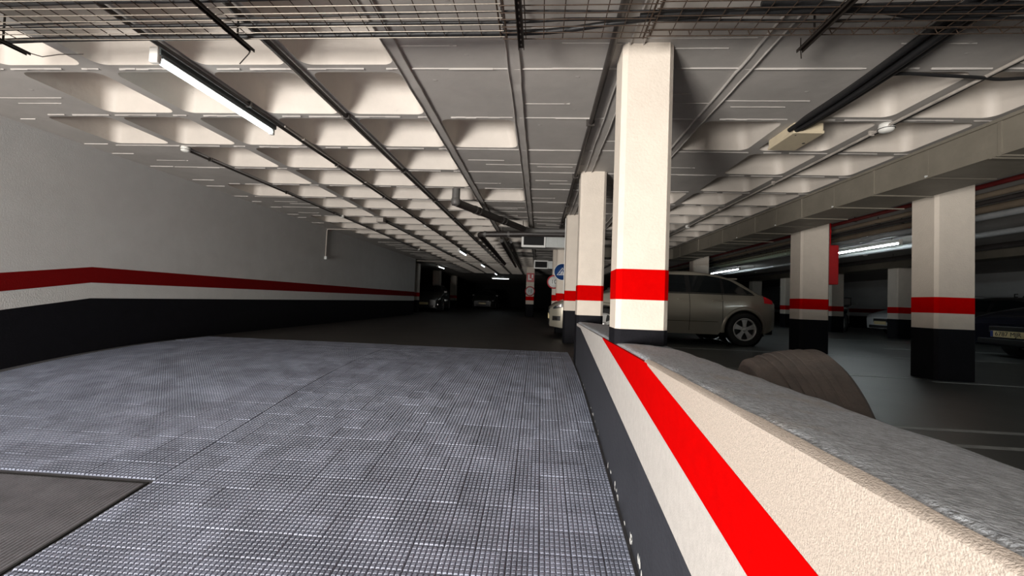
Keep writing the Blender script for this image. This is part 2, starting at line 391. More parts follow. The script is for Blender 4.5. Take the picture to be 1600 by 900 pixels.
par = struct(m.build('wall_parapet', M_cop), 'low parapet wall between the ramp and the hall with grey cement coping')
# uneven plastered lip above the painted face
m = MB(); rows = []
for y in ysp:
    j = jit[y]
    if y < 1.8: rows.append([(XP,y,PT-.0),(XP+.001+j*.3,y,PT+.001),(XP+.009+j*.7,y,PT+.0065),(XP+.020+j,y,PT+.0105)])
m.grid(rows).build('plaster_lip', M_par, par)
bot = lambda y: zf(y)-.1
pface('black_base', mat('parapet_black_paint', (0.032,0.034,0.042), .5, .2, 8, .12, 50, stain=(16, .735, .9, (.62,.61,.6))), bot, p_black, -.001, par)
pface('lower_white_band', M_parl, p_black, p_rlo, 0, par)
pface('red_stripe', M_red, p_rlo, p_rhi, -.001, par)
pface('upper_white_band', M_par, p_rhi, lambda y: PT, 0, par)
# chipped paint: pale flakes at the foot of the black base
m = MB()
for i in range(46):
    y = 1.15 + 3.0*random.random()**1.7; near = max(0, 2.6-y); w = random.uniform(.006,.016)+.012*near*random.random(); h = random.uniform(.012,.03)+.045*near*random.random()
    z = zf(y)+random.uniform(-.004,.02+.02*near); nn = 9
    poly = [(XP-.0025, y + w*math.cos(2*PI*k/nn)*random.uniform(.5,1.15), z + h*(.5+.5*math.sin(2*PI*k/nn))*random.uniform(.6,1.15)) for k in range(nn)]
    m.add(poly, [tuple(range(nn))])
o = m.build('paint_chips', M_wallw, par); o['kind'] = 'stuff'

# ------------------------------------------------------------------ ceiling: waffle slab
PX = 0.735; X0 = -0.215; Y0 = 2.69
DX = [X0 + PX*k for k in range(-6, 6)]             # rib lines in X: -4.625 .. 3.46
m = MB()
m.box((-5.2,-4.8,H),(15.7,Y0-PX,H+.3))                                             # plain slab over the camera
m.box((-5.2,Y0-PX,H),(DX[0],42,H+.3)); m.box((DX[-1],Y0-PX,H),(15.7,42,H+.3))      # along the left wall and over the right hall
NR = 30; YEND = Y0 + PX*(NR-1)
m.box((DX[0],YEND,H),(DX[-1],42,H+.3)); m.box((-16.2,16.2,H),(-5.2,42,H+.3))
m.box((DX[0],Y0-PX,H+.26),(DX[-1],YEND,H+.3))
ceil = struct(m.build('ceiling', M_ceil), 'white painted concrete waffle slab ceiling')
def rrect(hx, hy, r, n=6):
    pts = []
    for cx, cy, a0 in ((hx-r,hy-r,0),(-hx+r,hy-r,PI/2),(-hx+r,-hy+r,PI),(hx-r,-hy+r,3*PI/2)):
        for k in range(n+1):
            a = a0 + PI/2*k/n; pts.append((cx + r*math.cos(a), cy + r*math.sin(a)))
    return pts
def fin(mm, seed, full=False):
    rnd = random.Random(seed); x = 0.0
    while x < PX-.01:
        l = rnd.uniform(.04,.16) if not full else rnd.uniform(.2,.4); e = min(PX, x+l)
        if full or rnd.random() < .72:
            h = rnd.uniform(.006,.011); w = rnd.uniform(.0035,.006); y = rnd.uniform(-.003,.003)
            mm.add([(x,y-w,0),(e,y-w,0),(e,y+w,0),(x,y+w,0),(x,y,-h),(e,y,-h)], [(0,4,5,1),(3,2,5,4),(0,3,4),(1,5,2)])
        x = e
def coffer_parts(seed):
    c = PX/2; hx, hy = .318, .322
    plate = MB(); r0 = rrect(hx, hy, .075); n = len(r0); outer = []
    for (x, y) in r0:
        s = max(abs(x)/hx, abs(y)/hy); k = 1.0
        ox = max(-c, min(c, x/hx*c)); oy = max(-c, min(c, y/hy*c))
        if abs(x)/hx >= abs(y)/hy: ox = math.copysign(c, x)
        else: oy = math.copysign(c, y)
        outer.append((ox, oy))
    v = [(c+x, c+y, 0) for x, y in outer] + [(c+x, c+y, 0) for x, y in r0]
    plate.add(v, [(i, (i+1) % n, n+(i+1) % n, n+i) for i in range(n)])
    # corner triangles of the square that the ring misses
    for sx in (-1,1):
        for sy in (-1,1):
            cand = sorted(range(n), key=lambda i: (outer[i][0]-sx*c)**2 + (outer[i][1]-sy*c)**2)
            a = min((i for i in range(n) if abs(outer[i][0]-sx*c) < 1e-6 and outer[i][1]*sy > 0), key=lambda i: abs(outer[i][1]-sy*c))
            b = min((i for i in range(n) if abs(outer[i][1]-sy*c) < 1e-6 and outer[i][0]*sx > 0), key=lambda i: abs(outer[i][0]-sx*c))
            if a != b: plate.add([(c+sx*c,c+sy*c,0),(c+outer[a][0],c+outer[a][1],0),(c+outer[b][0],c+outer[b][1],0)], [(0,1,2)])
    fin(plate, seed)
    pan = MB(); rings = []
    for ins, z, r in ((0,0,.075),(.003,.012,.075),(.022,.085,.08),(.042,.165,.085),(.055,.200,.085),(.085,.226,.085),(.15,.236,.08)):
        rings.append([(c+x, c+y, z) for x, y in rrect(hx-ins, hy-ins, r)])
    pan.grid(rings, True, True); pan.add(rings[-1], [tuple(range(n))])
    return plate, pan
def panel_mesh(seed):
    mm = MB(); rnd = random.Random(seed); rows = []
    for i in range(5):
        rows.append([(PX*j/5, PX*i/4, 0 if i in (0,4) or j in (0,5) else rnd.uniform(-.002,.001)) for j in range(6)])
    mm.grid(rows); fin(mm, seed+50, True)
    for q in range(seed % 4):
        y = rnd.uniform(.12,.6); x = rnd.uniform(0,.3)
        mm.add([(x,y-.002,0),(x+.4,y-.002,0),(x+.4,y+.002,0),(x,y+.002,0),(x,y,-.006),(x+.4,y,-.006)], [(0,4,5,1),(3,2,5,4),(0,3,4),(1,5,2)])
    for _ in range(rnd.randint(2,5)):
        x, y, r = rnd.uniform(.1,.6), rnd.uniform(.1,.6), rnd.uniform(.004,.012)
        mm.add([(x-r*1.5,y-r,0),(x+r*1.5,y-r,0),(x+r*1.5,y+r,0),(x-r*1.5,y+r,0),(x,y,-r*.5)], [(0,4,1),(1,4,2),(2,4,3),(3,4,0)], True)
    return mm
cp = [coffer_parts(i) for i in range(3)]
CPL = [a.mesh('coffer_rib') for a, b in cp]; CPA = cp[0][1].mesh('coffer_pan'); PAN = [panel_mesh(i).mesh('ceiling_panel') for i in range(4)]
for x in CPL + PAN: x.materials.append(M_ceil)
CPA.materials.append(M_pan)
def is_coffer(i, r):
    if i == 0: return r in (2,5,8,9,10,11)
    if i in (6,7): return False
    if i in (5,8): return r % 3 == 2 or r > 16
    if i in (9,) and r == 0: return False
    return True
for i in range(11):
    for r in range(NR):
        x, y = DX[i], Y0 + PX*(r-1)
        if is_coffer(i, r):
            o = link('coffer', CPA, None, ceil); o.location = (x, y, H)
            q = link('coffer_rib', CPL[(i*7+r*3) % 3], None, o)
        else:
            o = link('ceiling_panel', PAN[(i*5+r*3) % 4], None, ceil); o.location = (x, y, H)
# rough joist strips between the panel bands
for x in (X0-PX, X0, X0+PX, X0+2*PX):
    m = MB(); rnd = random.Random(int(x*100)); y = Y0-PX; rows = []
    while y < 20:
        a = rnd.uniform(-.003,.003); b = rnd.uniform(-.003,.003); h = .007+rnd.uniform(-.002,.002)
        rows.append([(x-.042+a,y,H+.001),(x-.041+a,y,H-h-.011),(x-.036+a,y,H-h-.012),(x-.034+a,y,H-h),(x,y,H-h+rnd.uniform(-.002,.002)),(x+.034+b,y,H-h),(x+.036+b,y,H-h-.011),(x+.041+b,y,H-h-.010),(x+.042+b,y,H+.001)])
        y += rnd.uniform(.06,.2)
    m.grid(rows, False).build('joist_strip', M_ceil, ceil)
# formwork ridges on the plain margin beside the left wall
for k in range(14):
    y = 2.69 + .735*(k*.62) + random.uniform(-.1,.1); x = -4.98 + random.uniform(0,.1); l = random.uniform(.15,.32)
    m = MB(); m.add([(x,y-.003,H),(x+l,y-.003,H),(x+l,y+.003,H),(x,y+.003,H),(x,y,H-.005),(x+l,y,H-.005)], [(0,4,5,1),(3,2,5,4),(0,3,4),(1,5,2)])
    m.build('formwork_ridge', M_fin, ceil)

# ------------------------------------------------------------------ columns
def column(label, x0, y0, w, d, ch=.028, red=M_red, body=M_colm, zbase=FL, top=H, group=None, redge=True):
    t = thing('column', label, 'column', (x0+w/2, y0+d/2, zbase), 0, group)
    hx, hy = w/2, d/2
    def prof(e): 
        X, Y, c = hx+e, hy+e, ch
        return [(-X+c,-Y),(X-c,-Y),(X,-Y+c),(X,Y-c),(X-c,Y),(-X+c,Y),(-X,Y-c),(-X,-Y+c)]
    def seg(name, z0, z1, e, mt):
        mm = MB(); mm.prism(prof(e), z0-zbase, z1-zbase); return mm.build(name, mt, t)
    seg('shaft', .205, top, 0, body); seg('red_band', .03, .205, .0015, red); seg('white_band', -.14, .03, 0, body)
    seg('black_base', zbase, -.14, .002, M_black)
    return t
column('broad cream column with red band standing on the parapet by the coping end', .443, 2.42, .295, .24, zbase=PT+.004)
column('cream column with red band at the far end of the low parapet', .440, 4.825, .295, .28)
column('cream column with white cable down its edge beside the champagne car front', .432, 7.24, .30, .28)
c4 = column('cream column carrying the round blue sign', .385, 9.66, .30, .28)
c5 = column('cream column carrying the red-rimmed round sign behind the blue-signed one', .36, 12.1, .30, .28)
c6 = column('slim pale column carrying fire and speed signs far down the drive', -.60, 18.5, .36, .36)
column('thick cream column with black base in the hall, under the duct near the dark plated car', 4.31, 4.82, .42, .33)
column('thick cream column with black base beside the red fire cabinet', 4.34, 7.22, .46, .33)
column('cream column rising behind the roof of the champagne car', 4.30, 12.0, .44, .33)
column('pale column with red band hiding the side of the white car', 10.22, 12.6, .44, .36)
column('pale column with red band by the parked motorcycle', 10.15, 15.2, .44, .36)
column('dim pale column far in the hall beyond the champagne car', 10.07, 17.8, .44, .36, group='dim columns deep in the hall')
column('dim pale column far in the hall beyond the champagne car', 10.07, 20.4, .44, .36, group='dim columns deep in the hall')
for px, Y in ((645, 18.5), (681, 23), (708, 28)):
    q = ony(px, 440, Y); column('unlit grey column in the dark bay beyond the left wall', q.x-.2, Y, .42, .4, group='unlit columns beyond the left wall')
# white cable down the third column
m = MB(); m.tube(arc([(.425,7.235,1.46),(.418,7.228,1.45),(.418,7.228,.15)],4,.02), .008); tag(m.build('wall_cable', M_white), 'thin white cable running down a cream column edge', 'cable')

# ------------------------------------------------------------------ wire mesh trays over the front of the slab
ZM = 1.40
def mesh_panel(label, xa, xb, y1, seed, lm, cm, lip=False):
    t = thing('wire_mesh_tray', label, 'wire mesh', (0, 0, ZM)); ya = -.4; rnd = random.Random(seed)
    m = MB(); x = xa
    while x <= xb:
        j = rnd.uniform(-.003,.003); m.tube([(x+j,ya,.004),(x+j,y1,.004)], .0026, 5)
        if lip: m.tube([(x+j,y1,.004),(x+j-.004,y1+.01,.035)], .0026, 5)
        x += .1
    o = m.build('long_wires', lm, t); o['kind'] = 'stuff'
    m = MB(); y = y1
    while y > ya:
        m.tube([(xa-.02,y+rnd.uniform(-.004,.004),0),((xa+xb)/2,y+rnd.uniform(-.004,.004),rnd.uniform(-.004,.002)),(xb+.02,y+rnd.uniform(-.004,.004),0)], .0028, 5); y -= .05
    if lip: m.tube([(xa-.02,y1+.01,.035),(xb+.02,y1+.01,.035)], .0028, 5)
    o = m.build('cross_wires', cm, t); o['kind'] = 'stuff'
    for s in (xa, xb): m = MB(); m.tube([(s,ya,.006),(s,y1+.01,.006)], .005, 6); m.build('edge_rod', M_wire, t)
    return t
mesh_panel('rusty wire mesh tray hung over the fluorescent lamp', -3.45, -.25, 2.165, 1, M_wire, M_wirel)
mesh_panel('wire mesh tray hung above the ramp between two perforated bars', -.22, .50, 2.18, 2, M_wire, M_wire)
mesh_panel('wire mesh tray with upturned edge hung beside the thick black cable bundle', .53, 3.4, 2.16, 3, M_wire, M_wire, True)
def bar(label, x, yend, w, perf=False, tie=None):
    t = thing('mesh_support_bar', label, 'steel bar', (x, yend, ZM-.02))
    m = MB(); L = yend+.4
    m.box((-w/2,-L,-.002),(w/2,0,.002)); m.box((-w/2,-L,-.014),(-w/2+.004,0,.002)); m.box((w/2-.004,-L,-.014),(w/2,0,.002))
    m.build('channel', M_bar, t)
    if perf:
        m = MB()
        for k in range(40):
            y = -.03 - k*.045; nn = 8
            m.add([(.004*math.cos(2*PI*i/nn), y+.009*math.sin(2*PI*i/nn), -.003) for i in range(nn)], [tuple(range(nn))])
        o = m.build('slots', M_wirel, t); o['kind'] = 'stuff'
    m = MB(); m.cyl((0,-.12,.0),(0,-.12,H-ZM+.02),.005,8); m.build('hanger_rod', M_bar, t)
    if tie: m = MB(); m.tube(tie, .003, 6); m.build('tie_wire', M_bar, t)
    return t
bar('dark steel bar end carrying the mesh by the left wall, wire looped to the coffer', -3.11, 2.26, .03, tie=[(0,-.01,0),(.05,.03,-.004),(.16,.03,.01),(.28,.06,.03)])
bar('dark steel bar carrying the mesh beside the lamp, with a dangling tie wire', -1.687, 2.238, .028, tie=[(0,-.015,0),(-.02,.0,-.02),(-.10,.035,-.06)])
bar('perforated steel bar carrying the mesh where two trays meet', -.143, 2.226, .032, True)
bar('dark steel bar carrying the mesh beside the cable bundle, wire hanging from its end', 1.332, 2.259, .032, tie=[(0,-.01,.06),(.0,-.01,0),(.004,-.01,-.05)])
def cable(label, pix, z, r, mt=M_cable, name='power_cable', group=None, cat='cable'):
    pts = [onz(a, b, z + (c[0] if c else 0)) for a, b, *c in pix]
    # smooth through the points
    sm = []
    for i in range(len(pts)-1):
        p0, p1, p2, p3 = pts[max(i-1,0)], pts[i], pts[i+1], pts[min(i+2,len(pts)-1)]
        for k in range(6):
            t = k/6; sm.append(.5*((2*p1)+(p2-p0)*t+(2*p0-5*p1+4*p2-p3)*t*t+(3*p1-p0-3*p2+p3)*t**3))
    sm.append(pts[-1])
    m = MB(); m.tube(sm, r, 8); return tag(m.build(name, mt), label, cat, group)
cable('thickest black cable lying along the front edge of the mesh trays', [(-60,68),(20,64),(130,60.5),(420,57),(700,52.5),(815,51),(880,47),(960,36),(1060,25),(1240,17),(1420,12),(1700,4)], ZM+.022, .0145)
cable('black cable running across the mesh trays behind the front edge', [(-60,48),(0,46),(200,41),(420,38),(700,35.5),(815,34),(900,30),(1050,31),(1240,33),(1400,31),(1700,27)], ZM+.018, .008)
cable('thin dark cable lying across the middle of the mesh', [(-60,43),(100,36),(230,30),(420,28),(600,22),(815,17),(1000,17),(1240,10),(1500,2)], ZM+.014, .0045)
cable('black cable lying across the mesh near the street side', [(-60,12),(0,8.5),(160,3),(330,1),(600,-8)], ZM+.016, .009)
cable('double black cable crossing the mesh to the thick bundle', [(1000,25),(1100,20),(1240,20),(1330,16),(1450,17),(1700,14)], ZM+.024, .013)
cable('frayed black cable joining the bundle over the mesh', [(1190,5),(1300,6),(1420,24),(1500,25),(1700,10)], ZM+.026, .012)

# ------------------------------------------------------------------ thick cable bundle, junction box
for k, (dx, dz, r) in enumerate(((-.048,0,.0195),(-.004,-.020,.0205),(.040,-.002,.0195),(.016,.028,.016),(-.024,.032,.016))):
    pts = [(2.04+dx*.9, 3.50, 1.475+dz*.4), (2.05+dx, 3.36, 1.478+dz), (2.06+dx*1.1, 2.9, 1.472+dz), (2.04+dx*1.3, 2.4, 1.468+dz), (2.0+dx*1.3, 1.9, 1.462+dz), (1.98+dx,.6,1.462+dz)]
    m = MB(); m.tube(arc(pts,5,.2), r, 10)
    tag(m.build('power_cable', M_cable), 'thick black cable in the bundle entering the beige junction box', 'cable', 'bundled cables at the junction box')
cable('black cable leaving the bundle across the coffers to the duct', [(1372,122),(1390,117),(1420,115),(1470,118),(1530,121),(1560,124),(1600,122),(1680,118)], 1.495, .010)
t = thing('junction_box', 'beige junction box on the ceiling where the black cable bundle ends', 'junction box', (2.135, 3.67, 1.44))
m = MB(); m.bbox((-.115,-.19,.022),(.115,.19,H-1.44),.008); m.build('housing', M_beige, t)
m = MB(); m.bbox((-.120,-.195,0),(.120,.195,.024),.006); m.build('lid', M_beige, t)
for x, y in ((-.08,-.15),(.085,.02)): m = MB(); m.cyl((x,y,-.002),(x,y,.004),.012 if y>0 else .006,10); m.build('screw_hole', M_trim, t)

# ------------------------------------------------------------------ conduits on the ribs
def conduit(label, x, y0, y1, r, mt=M_cond, z=None, kink=0.0, clips=True, x2=None):
    t = thing('conduit', label, 'conduit', (x, y0, 0)); zz = (H - r - .014) if z is None else z
    rnd = random.Random(int(x*1000)); n = max(3, int((y1-y0)/.9)); pts = []
    for i in range(n+1):
        f = i/n; pts.append(((x2-x)*f*1.0 if x2 else rnd.uniform(-kink,kink), (y1-y0)*f, zz + rnd.uniform(-.003,.003)))
    m = MB(); m.tube(pts, r, 8); m.build('pipe', mt, t)
    if clips:
        y = .3
        while y < y1-y0:
            m = MB(); dx = (x2-x)*y/(y1-y0) if x2 else 0
            m.box((dx-r*1.6,y-.008,zz-r*1.25),(dx+r*1.6,y+.008,H-.0005)); m.build('clip', mt, t); y += 1.47
    return t
conduit('dark conduit along the leftmost coffer ribs starting at a white detector', -3.86, 4.24, 13.0, .013)
conduit('dark conduit on the coffer ribs feeding the fluorescent lamp', -2.395, 1.4, 24.0, .014)
conduit('paired second conduit hugging the lamp conduit', -2.365, 3.6, 14.0, .008, M_condl)
conduit('dark conduit on the rib between lamp and drain pipe', -1.675, 1.6, 12.0, .016, kink=.006)
conduit('thin pale wire beside the conduit between lamp and drain pipe', -1.715, 1.6, 9.0, .006, M_condl, kink=.004)
conduit('thin conduit from a small ceiling box on the coffer rib', -3.17, 8.0, 15.0, .013)
conduit('thick dark pipe along the ceiling left of the parapet columns', .375, .2, 9.1, .021, M_cond, kink=.004)
conduit('grey conduit with loose wires passing the white detector by the duct', 2.735, .4, 11.0, .012, M_condl, kink=.004)
conduit('dark cable tied along the grey conduit by the duct', 2.757, .4, 11.0, .010, M_cable, kink=.006, clips=False)
# loose pale wires
for k in range(5):
    y = 2.9+k*.42; m = MB(); m.tube([(2.728,y,1.512),(2.722,y+.08,1.497),(2.724,y+.17,1.498),(2.73,y+.24,1.512)], .0035, 6)
    tag(m.build('loose_wire', M_condl), 'pale wire loop sagging from the grey conduit by the duct', 'wire', 'loose wire loops by the duct')
def detector(label, x, y, s=1.0, z=H):
    t = thing('smoke_detector', label, 'smoke detector', (x, y, z))
    m = MB(); m.lathe([(0,0),(.045*s,0),(.045*s,-.022*s),(.04*s,-.03*s)], 20, 'z'); m.build('base', M_white, t)
    m = MB(); m.lathe([(.047*s,-.024*s),(.048*s,-.036*s),(.04*s,-.052*s),(.022*s,-.060*s),(0,-.061*s)], 20, 'z'); m.build('head', M_white, t)
    m = MB(); m.lathe([(.0365*s,-.033*s),(.0505*s,-.034*s),(.0505*s,-.038*s),(.0365*s,-.039*s)], 20, 'z'); m.build('slot_ring', M_trim, t)
detector('white smoke detector at the start of the leftmost conduit', -3.86, 4.20, .95)
detector('white smoke detector on the grey conduit by the duct', 2.745, 3.50, 1.15)
detector('small white detector midway along the leftmost conduit', -3.86, 7.78, .9)
detector('small white detector farther along the leftmost conduit', -3.86, 12.9, .9)
detector('small white detector on the lamp conduit', -2.45, 8.62, .9)
detector('small white detector deep on the grey conduit behind the parapet column', 2.745, 8.0, .9)
t = thing('ceiling_box', 'small beige box on the coffer rib where a thin conduit starts', 'junction box', (-3.17, 7.98, H))
m = MB(); m.bbox((-.07,-.06,-.075),(.07,.06,0),.008); m.build('housing', M_condl, t)
m = MB(); m.bbox((-.073,-.063,-.083),(.073,.063,-.07),.005); m.build('lid', M_condl, t)
# switch drop on the left wall
t = thing('wall_conduit', 'pale conduit dropping down the left wall to a small switch', 'conduit', (-4.985, 9.35, 0))
m = MB(); m.tube(arc([(1.15,.05,H-.012),(.015,0,H-.02),(0,0,H-.06),(0,-.01,.86)],6,.08), .013, 8); m.build('pipe', M_condl, t)
m = MB(); m.bbox((-.014,-.04,.80),(.04,.04,.87),.008); m.build('switch', M_lampb, t)

# ------------------------------------------------------------------ fluorescent lamps
def lamp(label, x, y, L, ax='y', tubes=1, big=True, group=None, mt=M_tubef, z=H-.012):
    t = thing('fluorescent_lamp', label, 'lamp', (x, y, z), 0 if ax == 'y' else -PI/2, group)
    m = MB(); m.bbox((-.028,0,-.052),(.028,L,.0),.008); m.build('housing', M_lampd if big else M_lampb, t)
    for s in ((-.0,) if tubes == 1 else (-.03,.03)):
        dx = -.012 if big else s
        m = MB(); m.cyl((dx,.05,-.078),(dx,L-.04,-.078),.0165,14); m.build('tube', mt, t)
        m = MB(); m.bbox((dx-.03,-.012,-.105),(dx+.03,.022,-.005),.01); m.build('end_cap', M_white, t)
        m = MB(); m.bbox((dx-.022,L-.025,-.1),(dx+.022,L+.006,-.005),.01); m.build('end_cap', M_white, t)
        m = MB(); m.box((dx-.032,.03,-.062),(dx+.032,L-.03,-.055)); m.build('reflector', M_lampb, t)
    if z < H-.02:
        for q in (.2, L-.2): m = MB(); m.cyl((0,q,0),(0,q,H-z+.001),.005,6); m.build('hanger_rod', M_bar, t)
    return t
lamp('lit fluorescent batten lamp under the mesh, on the coffer rib near the left wall', -2.455, 2.42, 1.16, mt=M_tube)
for y, e in ((12.4,''),(17.1,''),(22.5,'')):
    lamp('small lit fluorescent lamp far along the lamp conduit', -2.47, y, 1.25, big=False, group='far lamps along the lamp conduit')
lamp('lit fluorescent lamp set crosswise at the far end of the drive', -3.25, 28.0, 1.2, 'x', big=False).rotation_euler = (0,0,-PI/2)
lamp('dim lamp in the bay beyond the left wall', -4.7, 18.9, 1.2, big=False)
lamp('lit fluorescent lamp over the hall beside the red fire cabinet', 6.95, 8.5, 2.4, big=False, z=1.46, mt=M_tubeh)
lamp('lit fluorescent lamp over the hall beyond the champagne car', 6.95, 15.0, 2.4, big=False, z=1.46, mt=M_tubeh)
lamp('added fluorescent lamp out of view over the hall, brightening it', 6.95, 1.2, 2.4, big=False, z=1.46, mt=M_tubeh)  # unseen extra lamp, added to brighten the hall and its columns
# pale cross conduit catching light far along the drive
m = MB(); m.tube([(-4.9,16.2,1.44),(-1.4,16.45,1.45)], .014, 6); tag(m.build('cross_conduit', M_condl), 'thin pale conduit crossing the drive at the left wall end', 'conduit')

# ------------------------------------------------------------------ air duct beside the hall columns
t = thing('air_duct', 'long grey-brown rectangular air duct under the ceiling beside the hall columns', 'duct', (3.45, .2, 1.235))
m = MB(); ys = [0]; 
y = 0
while y < 10.6: ys.append(y+1.2); y += 1.2
m.bbox((0,0,0),(.57,10.9,H-1.235-.014),.006); m.build('casing', M_duct, t)
y = .75
k = 0
while y < 10.8:
    w = .011 if k % 2 == 0 else .003
    m = MB(); m.box((-w,y-.012,-w),(.57+w,y+.012,H-1.250)); m.build('flange', M_duct, t)
    y += .6; k += 1
m = MB(); m.box((-.020,0,H-1.235-.04),(.004,10.9,H-1.250)); m.box((-.012,0,-.004),(.004,10.9,.010)); m.build('edge_angle', M_duct, t)
for y in (2.55, 3.75, 4.95, 6.15, 7.35):
    m = MB(); m.cyl((-.016,y,.015),(-.002,y,.015),.010,8); m.build('corner_bolt', M_lampb, t)
for y in (3.2, 4.9, 7.6):
    m = MB(); m.box((-.02,y-.012,-.014),(.75,y+.012,-.0015)); m.build('hanger_strap', M_duct, t)
t = thing('air_duct', 'air duct turning across the hall above the champagne car', 'duct', (.76, 11.15, 1.235))
m = MB(); m.bbox((0,0,0),(3.3,.5,H-1.235-.03),.006); m.build('casing', M_duct, t)
m = MB(); m.box((1.2,-.01,-.01),(1.23,.51,H-1.264)); m.box((2.4,-.01,-.01),(2.43,.51,H-1.264)); m.build('flange', M_duct, t)

# vent outlets reaching over the drive
def vent(label, x0, x1, xe, y, z0, z1):
    t = thing('air_vent', label, 'vent', (x0, y, z0))
    h = z1-z0; m = MB(); m.bbox((0,.03,0),(xe-x0,.40,h),.006); m.build('casing', M_vent, t)
    w = x1-x0; f = .035
    m = MB(); m.box((-.01,0,-.01),(w,.03,f)); m.box((-.01,0,h-f),(w,.03,h+.01)); m.box((-.01,0,f),(f,.03,h-f)); m.box((w-f,0,f),(w,.03,h-f)); m.build('frame', M_ventf, t)
    m = MB(); m.box((f,.018,f),(w-f,.0285,h-f)); m.build('grille', M_dark, t)
    for q in (.62,.8):
        m = MB(); m.box(((xe-x0)*q,.022,-.006),((xe-x0)*q+.02,.405,h+.003)); m.build('flange', M_vent, t)
    m = MB(); m.cyl((.08,.2,h),(.08,.2,H-z0+.002),.006,6); m.cyl((xe-x0-.08,.2,h),(xe-x0-.08,.2,H-z0+.002),.006,6); m.build('hanger_rod', M_bar, t)
vent('near galvanised vent outlet with white framed dark grille over the drive', -.42, .10, .80, 9.15, 1.20, 1.475)
vent('farther galvanised vent outlet with white framed grille over the drive', -.22, .28, .90, 15.0, 1.19, 1.475)

# ------------------------------------------------------------------ drain pipes
t = thing('drain_pipe', 'black drain pipe dropping from a coffer and slanting to the column row', 'pipe', (-1.21, 5.72, 0))
m = MB(); m.tube(arc([(0,0,H+.2),(0,0,1.33)],4), .056, 14); m.build('riser', M_pipeg, t)
m = MB(); m.lathe([(.0,-.02),(.055,-.03),(.066,0),(.066,.05),(.055,.07)], 16, 'z', (0,0,1.335)); m.build('elbow', M_pipeg, t)
m = MB(); m.tube([(0,0,1.345),(.86,2.2,1.38)], .056, 14); m.build('slanting_pipe', M_pipe, t)
for f in (.22,.27,.60,.65): 
    m = MB(); p = Vector((0,0,1.345)).lerp(Vector((.86,2.2,1.38)), f); d = Vector((.86,2.2,.035)).normalized(); m.cyl(p, p+d*.05, .064, 14); m.build('collar', M_pipe, t)
m = MB(); m.tube(arc([(.86,2.2,1.38),(1.0,2.45,1.385),(1.86,2.36,1.385)],6,.15), .05, 14); m.build('cross_pipe', M_pipeg, t)
m = MB(); m.tube([(.86,2.15,1.40),(.86,2.15,H)], .006, 6); m.tube([(.3,.77,1.39),(.3,.77,H)], .006, 6); m.build('hanger_rod', M_bar, t)
t = thing('drain_pipe', 'grey drain pipe crossing the drive with an elbow above the far lamps', 'pipe', (-1.31, 8.7, 0))
m = MB(); m.tube(arc([(0,6.5,1.34),(0,0,1.375),(1.0,-.06,1.40),(1.9,-.10,1.40)],8,.12), .058, 14); m.build('pipe', M_pipe, t)
for q in ((.1,.0,1.379),(.6,-.03,1.390)):
    m = MB(); m.cyl((q[0],q[1],q[2]),(q[0]+.05,q[1]-.003,q[2]+.001),.066,14); m.build('collar', M_pipeg, t)
m = MB(); m.tube([(.5,-.03,1.4),(.5,-.03,H)], .006, 6); m.tube([(0,3,1.36),(0,3,H)], .006, 6); m.build('hanger_rod', M_bar, t)
for dx, r, z in ((-.95,.045,1.42),(-.72,.035,1.40)):
    m = MB(); m.tube([(dx,9.9,z),(dx-.05,17,z-.03)], r, 10); m.tube([(dx-.02,12,z),(dx-.02,12,H-.02)], .006, 6)
    tag(m.build('drain_pipe', M_pipe), 'black pipe running along the dark drive ceiling past the vents', 'pipe', 'black pipes along the dark drive ceiling')

# pipes under the right hall ceiling
for lab, x, z, r, mt in (('dark red fire main under the hall ceiling next to the duct', 4.95, 1.475, .028, M_rmain),
                         ('brown pipe under the hall ceiling by the fire main', 5.30, 1.46, .035, M_pipeb),
                         ('slim black pipe under the hall ceiling between brown and grey pipes', 5.65, 1.47, .030, M_pipe),
                         ('wide brown pipe in mid hall', 5.95, 1.45, .050, M_pipeb),
                         ('large pale grey pipe under the hall ceiling beside the hall lamp', 6.35, 1.45, .055, M_pipel),
                         ('second pale grey pipe beyond the hall lamp', 7.6, 1.42, .050, M_pipel),
                         ('black pipe under the hall ceiling nearest the right wall', 8.9, 1.40, .060, M_pipe)):
    t = thing('ceiling_pipe', lab, 'pipe', (x, .5, z))
    m = MB(); m.cyl((0,0,0),(0,21,0),r,12); m.build('pipe', mt, t)
    for y in (2.2, 6.4, 10.6, 14.8):
        m = MB(); m.cyl((0,y,0),(0,y,H-z+.002),.006,6); m.box((-r-.006,y-.01,-r-.004),(r+.006,y+.01,-r+.002)); m.build('hanger', M_bar, t)
t = thing('cable_tray', 'pale wire cable tray lit by the hall lamp beyond the champagne car', 'cable tray', (5.55, 8.4, 1.28))
m = MB(); 
for x in (-.15,.15): m.tube([(x,0,.05),(x,5,.05)], .006, 6); m.tube([(x,0,0),(x,5,0)], .006, 6)
m.build('side_wire', M_green, t)
m = MB()
for k in range(50): m.tube([(-.15,k*.1,.05),(-.15,k*.1,0),(.15,k*.1,0),(.15,k*.1,.05)], .004, 5)
o = m.build('cross_wires', M_green, t); o['kind'] = 'stuff'
m = MB(); 
for y in (.5,2.5,4.5): m.tube([(-.15,y,.05),(-.15,y,H-1.28)], .005, 6); m.tube([(.15,y,.05),(.15,y,H-1.28)], .005, 6)
m.build('hanger_rod', M_bar, t)
detector('small white detector on the hall ceiling by the pale grey pipe', 6.5, 6.6, 1.1)
detector('small white detector on the hall ceiling beside the far hall lamp', 8.3, 11.2, 1.1)

m = MB(); m.box((10.05,2.0,1.33),(10.53,41,H)); struct(m.build('ceiling_beam', M_duct), 'dark beam under the hall ceiling over the pale columns')
